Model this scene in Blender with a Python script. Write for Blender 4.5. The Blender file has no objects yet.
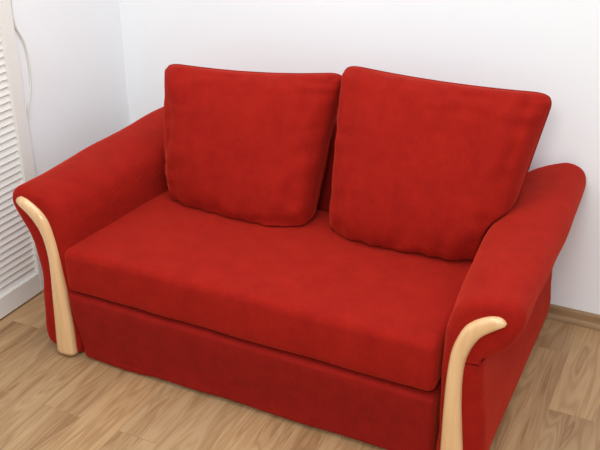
import bpy, bmesh, math, random
from mathutils import Vector, Matrix, noise
random.seed(7)
scene = bpy.context.scene
COL = scene.collection
W = 1.45                      # width of the sofa at floor level
XL, YB = -0.293, 0.925        # left wall plane, back wall plane

# ------------------------------------------------------------------ helpers
def link(name, bm, mat, parent=None, smooth=True):
    me = bpy.data.meshes.new(name)
    bmesh.ops.recalc_face_normals(bm, faces=bm.faces)
    bm.to_mesh(me); bm.free()
    me.materials.append(mat)
    if smooth:
        for p in me.polygons: p.use_smooth = True
    o = bpy.data.objects.new(name, me)
    COL.objects.link(o)
    if parent: o.parent = parent
    return o

def thing(name, label, cat, loc=(0, 0, 0), group=None):
    o = bpy.data.objects.new(name, None)
    o.empty_display_size = .1
    COL.objects.link(o); o.location = loc
    o['label'] = label; o['category'] = cat
    if group: o['group'] = group
    return o

def tag(o, label, cat, group=None):
    o['label'] = label; o['category'] = cat
    if group: o['group'] = group
    return o

def structure(o):
    o['kind'] = 'structure'; return o

def add_box(bm, x0, x1, y0, y1, z0, z1):
    v = [bm.verts.new((x, y, z)) for x in (x0, x1) for y in (y0, y1) for z in (z0, z1)]
    for f in ((0,1,3,2),(4,6,7,5),(0,4,5,1),(2,3,7,6),(0,2,6,4),(1,5,7,3)):
        bm.faces.new([v[i] for i in f])

def rounded_box(x0, x1, y0, y1, z0, z1, r, step=.025, fn=None):
    """closed padded block: a gridded box whose edges are rounded by r, then warped by fn"""
    bm = bmesh.new()
    def axis(a, b):
        n = max(4, int((b - a - 2*r) / step))
        pts = [a + r*t for t in (0, .15, .35, .6, .85)]
        pts += [a + r + (b - a - 2*r)*i/n for i in range(n + 1)]
        pts += [b - r*t for t in (.85, .6, .35, .15, 0)]
        return pts
    A = (axis(x0, x1), axis(y0, y1), axis(z0, z1))
    lo = Vector((x0 + r, y0 + r, z0 + r)); hi = Vector((x1 - r, y1 - r, z1 - r))
    cache = {}
    def V(i, j, k):
        key = (i, j, k)
        if key not in cache:
            p = Vector((A[0][i], A[1][j], A[2][k]))
            c = Vector(min(max(p[q], lo[q]), hi[q]) for q in range(3))
            d = p - c
            if d.length > 1e-9:
                m = max(abs(d.x), abs(d.y), abs(d.z))
                p = c + d.normalized()*m
            if fn: p = fn(p)
            cache[key] = bm.verts.new(p)
        return cache[key]
    nx, ny, nz = (len(a) - 1 for a in A)
    for i in range(nx):
        for j in range(ny):
            for k in (0, nz): bm.faces.new((V(i,j,k), V(i+1,j,k), V(i+1,j+1,k), V(i,j+1,k)))
    for i in range(nx):
        for k in range(nz):
            for j in (0, ny): bm.faces.new((V(i,j,k), V(i+1,j,k), V(i+1,j,k+1), V(i,j,k+1)))
    for j in range(ny):
        for k in range(nz):
            for i in (0, nx): bm.faces.new((V(i,j,k), V(i,j+1,k), V(i,j+1,k+1), V(i,j,k+1)))
    return bm

def catmull(pts, n=6, closed=True):
    P = [Vector(p) for p in pts]; out = []
    m = len(P)
    rng = m if closed else m - 1
    for i in range(rng):
        if closed: a, b, c, d = P[i-1], P[i], P[(i+1) % m], P[(i+2) % m]
        else: a, b, c, d = P[max(i-1,0)], P[i], P[i+1], P[min(i+2,m-1)]
        for k in range(n):
            t = k/n
            out.append(.5*((2*b) + (c-a)*t + (2*a-5*b+4*c-d)*t*t + (3*b-a-3*c+d)*t**3))
    if not closed: out.append(P[-1])
    return out

def add_tube(bm, pts, r, seg=10):
    pts = [Vector(p) for p in pts]; rings = []
    up = Vector((1, 0, 0))
    for i, p in enumerate(pts):
        t = (pts[min(i+1, len(pts)-1)] - pts[max(i-1, 0)]).normalized()
        a = t.cross(up).normalized(); b = t.cross(a).normalized()
        rings.append([bm.verts.new(p + r*(math.cos(2*math.pi*k/seg)*a + math.sin(2*math.pi*k/seg)*b)) for k in range(seg)])
    for A, B in zip(rings, rings[1:]):
        for k in range(seg):
            bm.faces.new((A[k], A[(k+1) % seg], B[(k+1) % seg], B[k]))
    bm.faces.new(rings[0]); bm.faces.new(rings[-1][::-1])

# ------------------------------------------------------------------ materials
def mat(name):
    m = bpy.data.materials.new(name); m.use_nodes = True
    nt = m.node_tree
    return m, nt, nt.nodes['Principled BSDF']

def N(nt, kind, **kw):
    n = nt.nodes.new(kind)
    for k, v in kw.items():
        if k in n.inputs: n.inputs[k].default_value = v
        else: setattr(n, k, v)
    return n

def ramp(nt, stops):
    n = nt.nodes.new('ShaderNodeValToRGB')
    cr = n.color_ramp
    while len(cr.elements) < len(stops): cr.elements.new(.5)
    for e, (p, c) in zip(cr.elements, stops):
        e.position = p; e.color = (*c, 1)
    return n

def fabric(name, dark, light, seam=False):
    m, nt, b = mat(name); L = nt.links.new
    tc = N(nt, 'ShaderNodeTexCoord')
    n1 = N(nt, 'ShaderNodeTexNoise', Scale=16.0, Detail=6.0, Roughness=.7)
    L(tc.outputs['Object'], n1.inputs['Vector'])
    n2 = N(nt, 'ShaderNodeTexNoise', Scale=160.0, Detail=3.0, Roughness=.7)
    L(tc.outputs['Object'], n2.inputs['Vector'])
    add = N(nt, 'ShaderNodeMath', operation='MULTIPLY_ADD')
    L(n2.outputs['Fac'], add.inputs[0]); add.inputs[1].default_value = .35
    L(n1.outputs['Fac'], add.inputs[2])
    r = ramp(nt, [(.40, dark), (.95, light)])
    L(add.outputs[0], r.inputs['Fac'])
    L(r.outputs['Color'], b.inputs['Base Color'])
    b.inputs['Roughness'].default_value = .92
    b.inputs['Specular IOR Level'].default_value = .12
    b.inputs['Sheen Weight'].default_value = .40
    b.inputs['Sheen Roughness'].default_value = .40
    b.inputs['Sheen Tint'].default_value = (1, .10, .045, 1)
    # short pile: fine ribs plus fibre noise
    wv = N(nt, 'ShaderNodeTexWave', Scale=70.0, Distortion=3.0, Detail=2.0)
    wv.bands_direction = 'X'
    L(tc.outputs['Object'], wv.inputs['Vector'])
    mx = N(nt, 'ShaderNodeMath', operation='MULTIPLY_ADD')
    L(wv.outputs['Fac'], mx.inputs[0]); mx.inputs[1].default_value = .3
    L(n2.outputs['Fac'], mx.inputs[2])
    bp = N(nt, 'ShaderNodeBump', Strength=.35, Distance=.004)
    L(mx.outputs[0], bp.inputs['Height'])
    n3 = N(nt, 'ShaderNodeTexNoise', Scale=5.0, Detail=2.0)
    L(tc.outputs['Object'], n3.inputs['Vector'])
    bp2 = N(nt, 'ShaderNodeBump', Strength=.25, Distance=.02)
    L(n3.outputs['Fac'], bp2.inputs['Height'])
    L(bp.outputs['Normal'], bp2.inputs['Normal'])
    L(bp2.outputs['Normal'], b.inputs['Normal'])
    return m

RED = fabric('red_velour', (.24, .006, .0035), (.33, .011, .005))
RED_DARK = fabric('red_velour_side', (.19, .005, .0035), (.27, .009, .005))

def beech():
    m, nt, b = mat('varnished_beech'); L = nt.links.new
    tc = N(nt, 'ShaderNodeTexCoord'); mp = N(nt, 'ShaderNodeMapping')
    mp.inputs['Scale'].default_value = (60, 60, 5)
    L(tc.outputs['Object'], mp.inputs['Vector'])
    n = N(nt, 'ShaderNodeTexNoise', Scale=1.0, Detail=4.0, Distortion=.4)
    L(mp.outputs['Vector'], n.inputs['Vector'])
    r = ramp(nt, [(.3, (.66, .40, .19)), (.7, (.76, .50, .26))])
    L(n.outputs['Fac'], r.inputs['Fac']); L(r.outputs['Color'], b.inputs['Base Color'])
    b.inputs['Roughness'].default_value = .22
    b.inputs['Coat Weight'].default_value = .4
    b.inputs['Coat Roughness'].default_value = .12
    return m
BEECH = beech()

def laminate(name, along_y=True, dim=1.0):
    m, nt, b = mat(name); L = nt.links.new
    tc = N(nt, 'ShaderNodeTexCoord')
    # plank layout: brick rows across x, length along y
    sw = N(nt, 'ShaderNodeMapping')
    sw.inputs['Rotation'].default_value = (0, 0, math.radians(90) if along_y else 0)
    sw.inputs['Location'].default_value = (.40, -.045, 0)
    L(tc.outputs['Object'], sw.inputs['Vector'])
    br = N(nt, 'ShaderNodeTexBrick', Scale=1.0)
    br.offset = .5; br.offset_frequency = 2
    br.inputs['Brick Width'].default_value = .64
    br.inputs['Row Height'].default_value = .137
    br.inputs['Mortar Size'].default_value = .0011
    br.inputs['Mortar Smooth'].default_value = .3
    br.inputs['Color1'].default_value = (0, 0, 0, 1)
    br.inputs['Color2'].default_value = (1, 1, 1, 1)
    br.inputs['Mortar'].default_value = (.5, .5, .5, 1)
    L(sw.outputs['Vector'], br.inputs['Vector'])
    # each plank gets its own slice of a 4-D grain field
    wv = N(nt, 'ShaderNodeMath', operation='MULTIPLY'); wv.inputs[1].default_value = 23.0
    L(br.outputs['Color'], wv.inputs[0])
    st = N(nt, 'ShaderNodeMapping'); st.inputs['Scale'].default_value = (1.0, 9.0, 1)
    L(sw.outputs['Vector'], st.inputs['Vector'])
    g = N(nt, 'ShaderNodeTexNoise', noise_dimensions='4D', Scale=1.5, Detail=2.0, Roughness=.45, Distortion=.9)
    L(st.outputs['Vector'], g.inputs['Vector']); L(wv.outputs[0], g.inputs['W'])
    # cathedral rings: contour lines of the grain field
    rg = N(nt, 'ShaderNodeMath', operation='MULTIPLY'); rg.inputs[1].default_value = 75.0
    L(g.outputs['Fac'], rg.inputs[0])
    sn = N(nt, 'ShaderNodeMath', operation='SINE'); L(rg.outputs[0], sn.inputs[0])
    s2 = N(nt, 'ShaderNodeMath', operation='MULTIPLY_ADD'); s2.inputs[1].default_value = .075
    fl = N(nt, 'ShaderNodeMath', operation='MULTIPLY_ADD'); fl.inputs[1].default_value = .80; fl.inputs[2].default_value = .10
    L(g.outputs['Fac'], fl.inputs[0])
    L(sn.outputs[0], s2.inputs[0]); L(fl.outputs[0], s2.inputs[2])
    st2 = N(nt, 'ShaderNodeMapping'); st2.inputs['Scale'].default_value = (5.0, 130.0, 1)
    L(sw.outputs['Vector'], st2.inputs['Vector'])
    fn = N(nt, 'ShaderNodeTexNoise', Scale=1.0, Detail=4.0, Roughness=.65)
    L(st2.outputs['Vector'], fn.inputs['Vector'])
    s3 = N(nt, 'ShaderNodeMath', operation='MULTIPLY_ADD'); s3.inputs[1].default_value = .27
    L(fn.outputs['Fac'], s3.inputs[0]); L(s2.outputs[0], s3.inputs[2])
    k = dim
    r = ramp(nt, [(.34, (.23*k, .125*k, .056*k)), (.50, (.38*k, .215*k, .100*k)),
                  (.62, (.46*k, .285*k, .140*k)), (.78, (.56*k, .37*k, .195*k))])
    L(s3.outputs[0], r.inputs['Fac'])
    # plank to plank tint
    tint = N(nt, 'ShaderNodeMix', data_type='RGBA', blend_type='MULTIPLY')
    tint.inputs['Factor'].default_value = 1.0
    tr = ramp(nt, [(0, (.88, .87, .87)), (1, (1.08, 1.05, 1.01))])
    L(br.outputs['Color'], tr.inputs['Fac'])
    L(r.outputs['Color'], tint.inputs['A']); L(tr.outputs['Color'], tint.inputs['B'])
    mo = N(nt, 'ShaderNodeMix', data_type='RGBA', blend_type='MIX')
    mo.inputs['B'].default_value = (.17*k, .10*k, .055*k, 1)
    mf = N(nt, 'ShaderNodeMath', operation='MULTIPLY'); mf.inputs[1].default_value = .30
    L(br.outputs['Fac'], mf.inputs[0]); L(mf.outputs[0], mo.inputs['Factor'])
    L(tint.outputs['Result'], mo.inputs['A'])
    L(mo.outputs['Result'], b.inputs['Base Color'])
    b.inputs['Roughness'].default_value = .42
    b.inputs['Specular IOR Level'].default_value = .35
    return m
FLOOR = laminate('oak_laminate', dim=.84)
SKIRTING = laminate('oak_skirting', along_y=False, dim=.72)

def paint(name, col, rough=.7, bump=.05, scale=220):
    m, nt, b = mat(name); L = nt.links.new
    tc = N(nt, 'ShaderNodeTexCoord')
    n = N(nt, 'ShaderNodeTexNoise', Scale=1.6, Detail=3.0)
    L(tc.outputs['Object'], n.inputs['Vector'])
    r = ramp(nt, [(.3, tuple(c*.975 for c in col)), (.7, col)])
    L(n.outputs['Fac'], r.inputs['Fac']); L(r.outputs['Color'], b.inputs['Base Color'])
    n2 = N(nt, 'ShaderNodeTexNoise', Scale=scale, Detail=2.0)
    L(tc.outputs['Object'], n2.inputs['Vector'])
    bp = N(nt, 'ShaderNodeBump', Strength=bump, Distance=.002)
    L(n2.outputs['Fac'], bp.inputs['Height']); L(bp.outputs['Normal'], b.inputs['Normal'])
    b.inputs['Roughness'].default_value = rough
    b.inputs['Specular IOR Level'].default_value = .3
    return m
WALL = paint('white_wall_paint', (.90, .93, .95), .85, .08)
DOOR = paint('white_door_lacquer', (.84, .84, .80), .45, .02)
CABLE = paint('cream_cable_plastic', (.74, .73, .68), .45, .0)

# ------------------------------------------------------------------ the room
bm = bmesh.new(); add_box(bm, XL - .1, 3.6, -3.2, YB + .1, -.1, 0)
structure(link('floor', bm, FLOOR, smooth=False))
bm = bmesh.new(); add_box(bm, XL - .1, 3.6, YB, YB + .1, 0, 2.6)
structure(link('wall_back', bm, WALL, smooth=False))
bm = bmesh.new(); add_box(bm, XL - .1, XL, -3.2, YB, 0, 2.6)
structure(link('wall_left', bm, WALL, smooth=False))

def skirting(name, run):
    """moulded skirting: flat board with a rounded top and a quarter-round foot"""
    prof = [(0, 0), (.022, 0), (.0215, .008), (.019, .0145), (.0145, .018), (.013, .021),
            (.0125, .038), (.011, .045), (.007, .0495), (0, .050)]
    bm = bmesh.new(); a, b, f = run
    R0 = [bm.verts.new(f(a, d, z)) for d, z in prof]; R1 = [bm.verts.new(f(b, d, z)) for d, z in prof]
    n = len(prof)
    for i in range(n): bm.faces.new((R0[i], R0[(i+1) % n], R1[(i+1) % n], R1[i]))
    bm.faces.new(R0); bm.faces.new(R1[::-1])
    return structure(link(name, bm, SKIRTING, smooth=False))
skirting('baseboard_back', (XL, 3.6, lambda t, d, z: (t, YB - d, z)))
skirting('baseboard_left', (.336, YB - .022, lambda t, d, z: (XL + d, t, z)))

# louvred door: its own frame standing against the left wall
def make_door():
    root = bpy.data.objects.new('door_1', None); COL.objects.link(root)
    root.location = (XL, -.16, 0); structure(root)
    x0, x1 = 0.001, .026
    ya, yb, H = -.22, .493, 2.02           # relative to the root
    sw = .060
    def piece(name, *b):
        bm = bmesh.new(); add_box(bm, *b)
        bmesh.ops.bevel(bm, geom=bm.edges[:], offset=.003, segments=2, affect='EDGES')
        return link(name, bm, DOOR, root, smooth=False)
    piece('stile', x0, x1, yb - sw, yb, .004, H)
    piece('stile', x0, x1, ya, ya + sw, .004, H)
    piece('bottom_rail', x0, x1, ya + sw, yb - sw, .004, .085)
    piece('top_rail', x0, x1, ya + sw, yb - sw, H - .085, H)
    bm = bmesh.new()
    z, pitch = .083, .0250
    while z < H - .10:
        c = [(x0 + .014, z), (x0 + .0175, z + .003), (x0 + .0095, z + .0275), (x0 + .006, z + .0245)]
        A = [bm.verts.new((x, ya + sw, zz)) for x, zz in c]; B = [bm.verts.new((x, yb - sw, zz)) for x, zz in c]
        for i in range(4): bm.faces.new((A[i], A[(i+1) % 4], B[(i+1) % 4], B[i]))
        bm.faces.new(A); bm.faces.new(B[::-1])
        z += pitch
    link('louvre_slats', bm, DOOR, root, smooth=False)
make_door()

# cable hanging loosely down the left wall, beside the door
cx = XL + .0045
cp = [(2.3, .38), (1.9, .40), (1.5, .375), (1.25, .36), (1.051, .354), (.972, .356), (.898, .389), (.814, .396), (.746, .388),
      (.669, .359), (.616, .346), (.542, .345), (.435, .349), (.30, .352), (.15, .37), (.056, .40)]
bm = bmesh.new()
add_tube(bm, [(cx, y, z) for z, y in [(v.x, v.y) for v in catmull([(z, y, 0) for z, y in cp], 6, False)]], .0036)
tag(link('cable', bm, CABLE), 'thin cream cable hanging loosely down the white wall beside the louvred door', 'cable')

# ------------------------------------------------------------------ the sofa
sofa = thing('sofa', 'red velour two-seat sofa with scrolled arms and beech trim against the white wall', 'sofa', (W/2, 0, 0))
SO = Vector((W/2, 0, 0))
def sofa_part(name, bm, m, parent=None):
    bmesh.ops.translate(bm, verts=bm.verts, vec=-SO)
    return link(name, bm, m, parent or sofa)

def fbm(p, s): return noise.noise(Vector(p)*s)

# arm cross-section of the right arm in (u, z); u = x - W
ARM = [(-.122, .012), (-.124, .12), (-.126, .25), (-.128, .34), (-.127, .42), (-.121, .480), (-.100, .535),
       (-.058, .567), (-.008, .578), (.034, .573), (.059, .555), (.067, .526), (.061, .495), (.043, .455), (.014, .420),
       (-.012, .402), (-.026, .393), (-.0265, .388), (-.021, .378), (-.013, .27), (-.001, .16), (.004, .08), (-.004, .028), (-.026, .010), (-.075, .008)]
ARM_SOFT = ARM[:11] + [(.067, .526), (.060, .495), (.042, .458), (.025, .425), (.014, .400), (.008, .38), (.005, .36), (.002, .33), (.000, .27)] + [(.010, .16), (.016, .08), (.008, .03)] + ARM[23:]
def make_arm(side, zs):
    prof = catmull([(a, b, 0) for a, b in (ARM if side > 0 else ARM_SOFT)], 5)
    n = len(prof)
    cen = []
    for i in range(n):                       # inward normals for the rounded ends
        t = (prof[(i+1) % n] - prof[i-1]).normalized()
        cen.append(Vector((t.y, -t.x, 0)))
    area = sum(prof[i].x*prof[(i+1) % n].y - prof[(i+1) % n].x*prof[i].y for i in range(n))
    sg = -1 if area > 0 else 1
    R = .032
    st = []
    for k in range(7):
        a = math.pi/2*k/6
        st.append((R*(1 - math.sin(a)) , R*(1 - math.cos(a))))
    st = [(y, ins) for y, ins in [(R*(1-math.cos(math.pi/2*k/6)), R*(1-math.sin(math.pi/2*k/6))) for k in range(7)]]
    Y1 = .900
    ys = [R + (Y1 - .04 - R)*i/34 for i in range(1, 35)]
    stations = [(y, i) for y, i in st] + [(y, 0) for y in ys]
    R2 = .04
    stations += [(Y1 - R2 + R2*math.sin(math.pi/2*k/6), R2*(1-math.cos(math.pi/2*k/6))*.6) for k in range(1, 7)]
    bm = bmesh.new(); rings = []
    for y, ins in stations:
        ring = []
        t = y/.9
        for p, nn in zip(prof, cen):
            if side > 0: fold = 1 - .9*math.exp(-((p.x + .0265)**2 + (p.y - .391)**2)/.022**2)
            else: fold = 1
            q = p + nn*ins*sg*fold
            u, z = q.x, q.y
            inner = max(0, min(1, (-.03 - u)/.08))
            top = max(0, min(1, (z - .1)/.3))
            u -= inner*.040*math.sin(min(1, t/.8)*math.pi/2)*(.4 + .6*top)
            z *= zs + (1.035 - zs)*t if z > .2 else 1 + (zs + (1.035 - zs)*t - 1)*max(0, (z-.05)/.15)
            d = .006*fbm((u*1.5, y, z*1.5 + side), 6)
            if z > .05:
                u += nn.x*d; z += nn.y*d
            if side < 0: u += .008*max(0, min(1, (z - .44)/.08))*max(0, min(1, (u + .06)/.06))
            rr = max(0, min(1, (t - .75)/.25)); u -= .010*rr*max(0, min(1, (z - .40)/.08))
            if side > 0: z -= .05*rr*max(0, -.01 - u)*max(0, min(1, (z - .5)/.05))*4
            yy = y
            if y < .1:                       # below the scroll the front steps back a little
                k = max(0, min(1, (.398*zs - z)/.030)); k = k*k*(3 - 2*k)
                m = max(0, min(1, (u + .105)/.03))
                yy += .0*k*m*(1 - y/.1)
            x = W + u if side > 0 else -u
            ring.append(bm.verts.new((x, yy, z)))
        rings.append(ring)
    for A, B in zip(rings, rings[1:]):
        for k in range(n): bm.faces.new((A[k], A[(k+1) % n], B[(k+1) % n], B[k]))
    apex = max(range(n), key=lambda i: prof[i].y)
    for ring in (rings[0], rings[-1]):       # close the ends with flat rows, bottom to top
        A = [ring[i] for i in range(0, apex + 1)]; B = [ring[i] for i in range(n - 1, apex - 1, -1)]
        i = j = 0
        while i < len(A) - 1 or j < len(B) - 1:
            if j == len(B) - 1 or (i < len(A) - 1 and A[i+1].co.z <= B[j+1].co.z):
                tri = (A[i], B[j], A[i+1]); i += 1
            else:
                tri = (A[i], B[j], B[j+1]); j += 1
            if len(set(tri)) == 3: bm.faces.new(tri)
    return bm

arm_l = sofa_part('armrest', make_arm(-1, 1.0), RED)
arm_r = sofa_part('armrest', make_arm(1, .975), RED)

def make_trim(inner, outer):
    """curved varnished strip: widths from two outlines, domed front"""
    A = catmull([(x, z, 0) for x, z in inner], 6, False); B = catmull([(x, z, 0) for x, z in outer], 6, False)
    def resample(P, m=60):
        L = [0]
        for a, b in zip(P, P[1:]): L.append(L[-1] + (b-a).length)
        out = []; j = 0
        for i in range(m + 1):
            s = L[-1]*i/m
            while j < len(P) - 2 and L[j+1] < s: j += 1
            t = (s - L[j])/max(1e-9, L[j+1] - L[j])
            out.append(P[j].lerp(P[j+1], t))
        return out
    A, B = resample(A), resample(B)
    bm = bmesh.new(); rings = []
    ns = 14
    for i, (a, b) in enumerate(zip(A, B)):
        c = (a + b)/2; h = (b - a)/2
        ring = []
        e = min(1, i/5)                       # dome the tip in depth too
        dep = .004 + .018*math.sqrt(1 - (1 - e)**2)
        for k in range(ns + 1):
            th = math.pi*k/ns
            s = math.copysign(abs(math.cos(th))**.7, math.cos(th)); y = math.sin(th)**.6
            p = c - h*s
            ring.append(bm.verts.new((p.x, .012 - (.012 + dep - .004)*y - .0, p.y)))
        rings.append(ring)
    for P, Q in zip(rings, rings[1:]):
        for k in range(ns): bm.faces.new((P[k], P[k+1], Q[k+1], Q[k]))
        bm.faces.new((P[0], Q[0], Q[ns], P[ns]))
    bm.faces.new(rings[0]); bm.faces.new(rings[-1][::-1])
    return bm
Lin = [(-.0345, .541), (-.030, .5485), (-.022, .552), (.007, .545), (.048, .520), (.074, .488), (.088, .442), (.097, .390), (.103, .329), (.112, .187), (.114, .012)]
Lout = [(-.0345, .541), (-.0365, .535), (-.034, .526), (-.001, .502), (.028, .471), (.048, .433), (.059, .381), (.060, .319), (.050, .185), (.038, .012)]
Rin = [(1.476, .511), (1.472, .519), (1.457, .526), (1.432, .521), (1.401, .503), (1.376, .478), (1.359, .441), (1.348, .402), (1.343, .360), (1.340, .305), (1.339, .20), (1.341, .012)]
Rout = [(1.476, .511), (1.475, .505), (1.469, .500), (1.446, .482), (1.420, .458), (1.402, .427), (1.391, .395), (1.385, .365), (1.383, .324), (1.385, .265), (1.391, .196), (1.412, .012)]
sofa_part('wood_trim', make_trim(Lin, Lout), BEECH, arm_l)
sofa_part('wood_trim', make_trim(Rin, Rout), BEECH, arm_r)

# seat cushion: one wide padded block between the arms
def seat_warp(p):
    q = p.copy()
    cx = (p.x - W/2)/.6; cy = (p.y - .3)/.35
    if p.z > .32:
        q.z += .010*max(0, 1 - cx**4)*max(0, 1 - cy**2) + .004*fbm(p, 7)
    if p.y < .1: q.y += .004*fbm(p, 9) - .004*math.sin(math.pi*(p.z - .25)/.15)
    if p.z < .30: q.z -= .012*p.x/W*(.30 - p.z)/.05
    return q
sofa_part('seat', rounded_box(.114, W - .138, -.006, .60, .252, .402, .026, fn=seat_warp), RED)

# front panel of the pull-out base, its lower edge hanging unevenly
def panel_warp(p):
    q = p.copy()
    s = (p.x - .14)/(W - .28)
    low = max(0, 1 - (p.z - .008)/.10)
    lift = .0
    if s > .20: lift = .005*min(1, (s - .20)/.035)
    lift += .003*fbm((p.x, 0, 0), 5)
    q.z += low*lift
    if p.y < .06:
        k = (p.z)/.25
        q.y += .009*math.sin(k*math.pi*1.6 + .4) + .004*fbm(p, 5) + (.003 if k < .75 else .003*(1-k)/.25)
    if p.z > .2: q.z -= .013*p.x/W*(p.z - .2)/.05
    if s < .05: q.x += .018*(1 - p.z/.25)*max(0, 1 - s/.05)
    return q
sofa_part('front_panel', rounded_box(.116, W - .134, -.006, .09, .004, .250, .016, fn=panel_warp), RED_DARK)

# hidden box base carrying the seat
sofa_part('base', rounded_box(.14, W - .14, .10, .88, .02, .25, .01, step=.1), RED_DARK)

# backrest: padded, leaning back
def back_warp(p):
    q = p.copy()
    q.y += (p.z - .26)*.22*max(0, (.895 - p.y)/.27)
    q.y -= .018*max(0, 1 - ((p.x - W/2)/.62)**2)*max(0, 1 - ((p.z - .5)/.25)**2)*max(0, (.895 - p.y)/.27)
    return q
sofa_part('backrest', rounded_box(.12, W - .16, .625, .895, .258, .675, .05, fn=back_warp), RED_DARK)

# ------------------------------------------------------------------ loose back cushions
from mathutils.bvhtree import BVHTree
SOFT = []
for o in sofa.children:
    bmx = bmesh.new(); bmx.from_mesh(o.data)
    bmesh.ops.translate(bmx, verts=bmx.verts, vec=SO); bmx.normal_update()
    SOFT.append(BVHTree.FromBMesh(bmx)); bmx.free()
def press(p, gap):
    """keep a cushion point outside the upholstery it leans on"""
    p = p.copy()
    for _ in range(3):
        for t in SOFT:
            loc, nr, i, d = t.find_nearest(p)
            if loc is not None and (p - loc).dot(nr) < gap and d < .25:
                p = loc + nr*gap
    return p
def make_cushion(name, label, BL, BR, TL, TR, T, seed, bulge, rc=.16):
    """stuffed cushion: two domed sheets meeting in a seam; corners pulled into short ears"""
    BL, BR, TL, TR = (Vector(v) for v in (BL, BR, TL, TR))
    c = (BL + BR + TL + TR)/4
    nrm = ((BR - BL) + (TR - TL)).cross((TL - BL) + (TR - BR)).normalized()   # faces the front
    n = 56; SAG = Vector((0, -.90, -.42))
    root = thing(name, label, 'cushion', (c.x, c.y, min(BL.z, BR.z)), 'loose back cushions on the sofa')
    def f(u, v, s):
        # soft rounded corners
        k = 1 - rc
        cu = max(-k, min(k, u)); cv = max(-k, min(k, v))
        du, dv = u - cu, v - cv
        if du and dv:
            m = max(abs(du), abs(dv))/math.hypot(du, dv); uo, vo = cu + du*m, cv + dv*m
        else: uo, vo = u, v
        # edges bow inwards between the corners
        uu = uo*(1 - bulge[0]*(1 - v*v)*abs(u)**3)
        vv = vo*(1 - (bulge[1] if v > 0 else bulge[2])*(1 - u*u)*abs(v)**3)
        a = (uu + 1)/2; b = (vv + 1)/2
        p = BL.lerp(BR, a).lerp(TL.lerp(TR, a), b)
        e = max(0, (1 - abs(u)**3.0))*max(0, (1 - abs(v)**3.0))
        t = T*(e**.36)*(1.04 - .20*v)
        edge = (1 - e)
        w = .012*edge*e**.3*math.sin(v*19 + 5*noise.noise(Vector((u*2, v*4, seed))))*(.5 + .5*noise.noise(Vector((v*3, u, seed + 4))))
        w += .008*edge*e**.3*math.sin(u*23 + 4*noise.noise(Vector((u*3, v*2, seed + 9))))
        t += .010*noise.noise(Vector((u*1.6, v*1.6, seed + 2*s)))*e + w
        lowness = ((1 - v)/2)**1.5
        if s > 0: return p + (nrm.lerp(SAG, .85*lowness)).normalized()*t*(1 + .25*lowness)
        return p - nrm*t*.75
    def grid(i): 
        x = -1 + 2*i/n
        return math.sin(x*math.pi/2)*.55 + x*.45
    bm = bmesh.new(); front = {}; back = {}
    for i in range(n + 1):
        for j in range(n + 1):
            u, v = grid(i), grid(j)
            border = i in (0, n) or j in (0, n)
            front[i, j] = bm.verts.new(f(u, v, 1) if not border else f(u, v, 0))
            back[i, j] = front[i, j] if border else bm.verts.new(f(u, v, -1))
    for i in range(n):
        for j in range(n):
            bm.faces.new((front[i,j], front[i+1,j], front[i+1,j+1], front[i,j+1]))
            bm.faces.new((back[i,j], back[i,j+1], back[i+1,j+1], back[i+1,j]))
    # the cushion is pressed flat where it meets seat, back and arms
    for v in bm.verts: v.co = press(v.co, .004)
    bmesh.ops.smooth_vert(bm, verts=bm.verts, factor=.5, use_axis_x=True, use_axis_y=True, use_axis_z=True)
    for v in bm.verts: v.co = press(v.co, .005)
    loop = [front[i, 0].co.copy() for i in range(n + 1)] + [front[n, j].co.copy() for j in range(1, n + 1)] \
         + [front[i, n].co.copy() for i in range(n - 1, -1, -1)] + [front[0, j].co.copy() for j in range(n - 1, 0, -1)]
    off = Vector(root.location)
    bmesh.ops.translate(bm, verts=bm.verts, vec=-off)
    cover = link('cover', bm, RED, root)
    # sewn seam around the rim
    bm = bmesh.new()
    m = len(loop)
    for _ in range(3):
        loop = [(loop[i-1] + 2*loop[i] + loop[(i+1) % m])/4 for i in range(m)]
    loop = [press(p, .008) for p in loop]
    r = .003; rings = []
    for i, p in enumerate(loop):
        t = (loop[(i+1) % m] - loop[i-1]).normalized()
        a = nrm; b = t.cross(a).normalized()
        rings.append([bm.verts.new(p - off + r*(math.cos(q*math.pi/3)*a + math.sin(q*math.pi/3)*b)) for q in range(6)])
    for i in range(m):
        A, B = rings[i], rings[(i+1) % m]
        for q in range(6): bm.faces.new((A[q], A[(q+1) % 6], B[(q+1) % 6], B[q]))
    link('seam', bm, RED_DARK, root)
    return root

make_cushion('back_cushion', 'left one of two red velour back cushions, beside the arm nearest the louvred door',
             (.185, .515, .418), (.735, .480, .403), (.126, .60, .832), (.764, .665, .862), .112, 1.3, (.02, .07, .0))
make_cushion('back_cushion', 'right one of two red velour back cushions, leaning on the arm away from the door',
             (.797, .500, .410), (1.335, .525, .42), (.757, .655, .893), (1.412, .665, .883), .112, 7.7, (.01, .05, .0))

# ------------------------------------------------------------------ light
w = bpy.data.worlds.new('room_light'); scene.world = w; w.use_nodes = True
bg = w.node_tree.nodes['Background']
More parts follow.
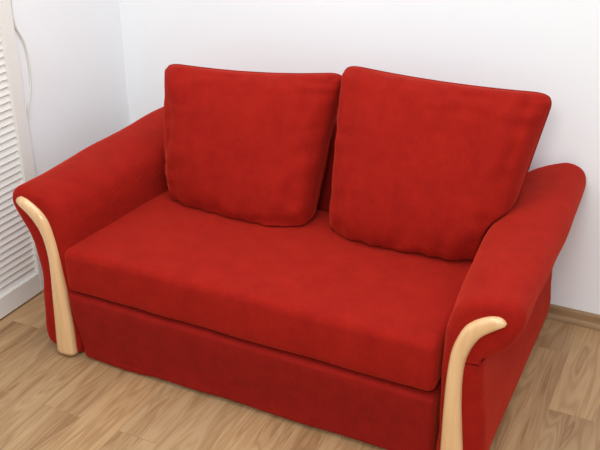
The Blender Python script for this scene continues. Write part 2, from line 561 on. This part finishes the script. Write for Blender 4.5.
# bright ceiling overhead, dimmer room around
wt = w.node_tree
tcw = wt.nodes.new('ShaderNodeTexCoord'); sx = wt.nodes.new('ShaderNodeSeparateXYZ'); mr = wt.nodes.new('ShaderNodeMapRange')
wt.links.new(tcw.outputs['Generated'], sx.inputs[0]); wt.links.new(sx.outputs['Z'], mr.inputs['Value'])
mr.inputs['From Min'].default_value = -.1; mr.inputs['From Max'].default_value = .8
mr.inputs['To Min'].default_value = .42; mr.inputs['To Max'].default_value = 1.5
wt.links.new(mr.outputs['Result'], bg.inputs['Strength'])
bg.inputs['Color'].default_value = (.92, .965, 1, 1)

def area(name, loc, target, size, power, color=(1, 1, 1)):
    l = bpy.data.lights.new(name, 'AREA'); l.shape = 'RECTANGLE'
    l.size, l.size_y = size; l.energy = power; l.color = color
    o = bpy.data.objects.new(name, l); COL.objects.link(o)
    o.location = loc
    o.rotation_euler = (Vector(target) - Vector(loc)).to_track_quat('-Z', 'Y').to_euler()
    return o
area('ceiling_bounce', (.55, -.2, 2.5), (.75, .15, .3), (1.4, 1.0), 16, (1, .98, .95))
area('camera_flash', (1.62, -2.0, 2.10), (1.05, .5, .4), (.55, .45), 24, (1, .97, .93))

# ------------------------------------------------------------------ camera
f, pitch, yaw, roll = 881.729, .461, -.452, -.001
cd = bpy.data.cameras.new('camera'); cam = bpy.data.objects.new('camera', cd); COL.objects.link(cam)
cd.sensor_fit = 'HORIZONTAL'; cd.sensor_width = 36; cd.lens = f*36/600
fw = Vector((math.sin(yaw)*math.cos(pitch), math.cos(yaw)*math.cos(pitch), -math.sin(pitch)))
r = Vector((math.cos(yaw), -math.sin(yaw), 0)); u = r.cross(fw)
r2 = r*math.cos(roll) + u*math.sin(roll); u2 = -r*math.sin(roll) + u*math.cos(roll)
M = Matrix((r2, u2, -fw)).transposed().to_4x4(); M.translation = Vector((1.81100031, -1.82752799, 1.66656408))
cam.matrix_world = M
cd.clip_start = .05
scene.camera = cam
scene.view_settings.view_transform = 'Standard'
scene.view_settings.look = 'None'
scene.view_settings.exposure = 0
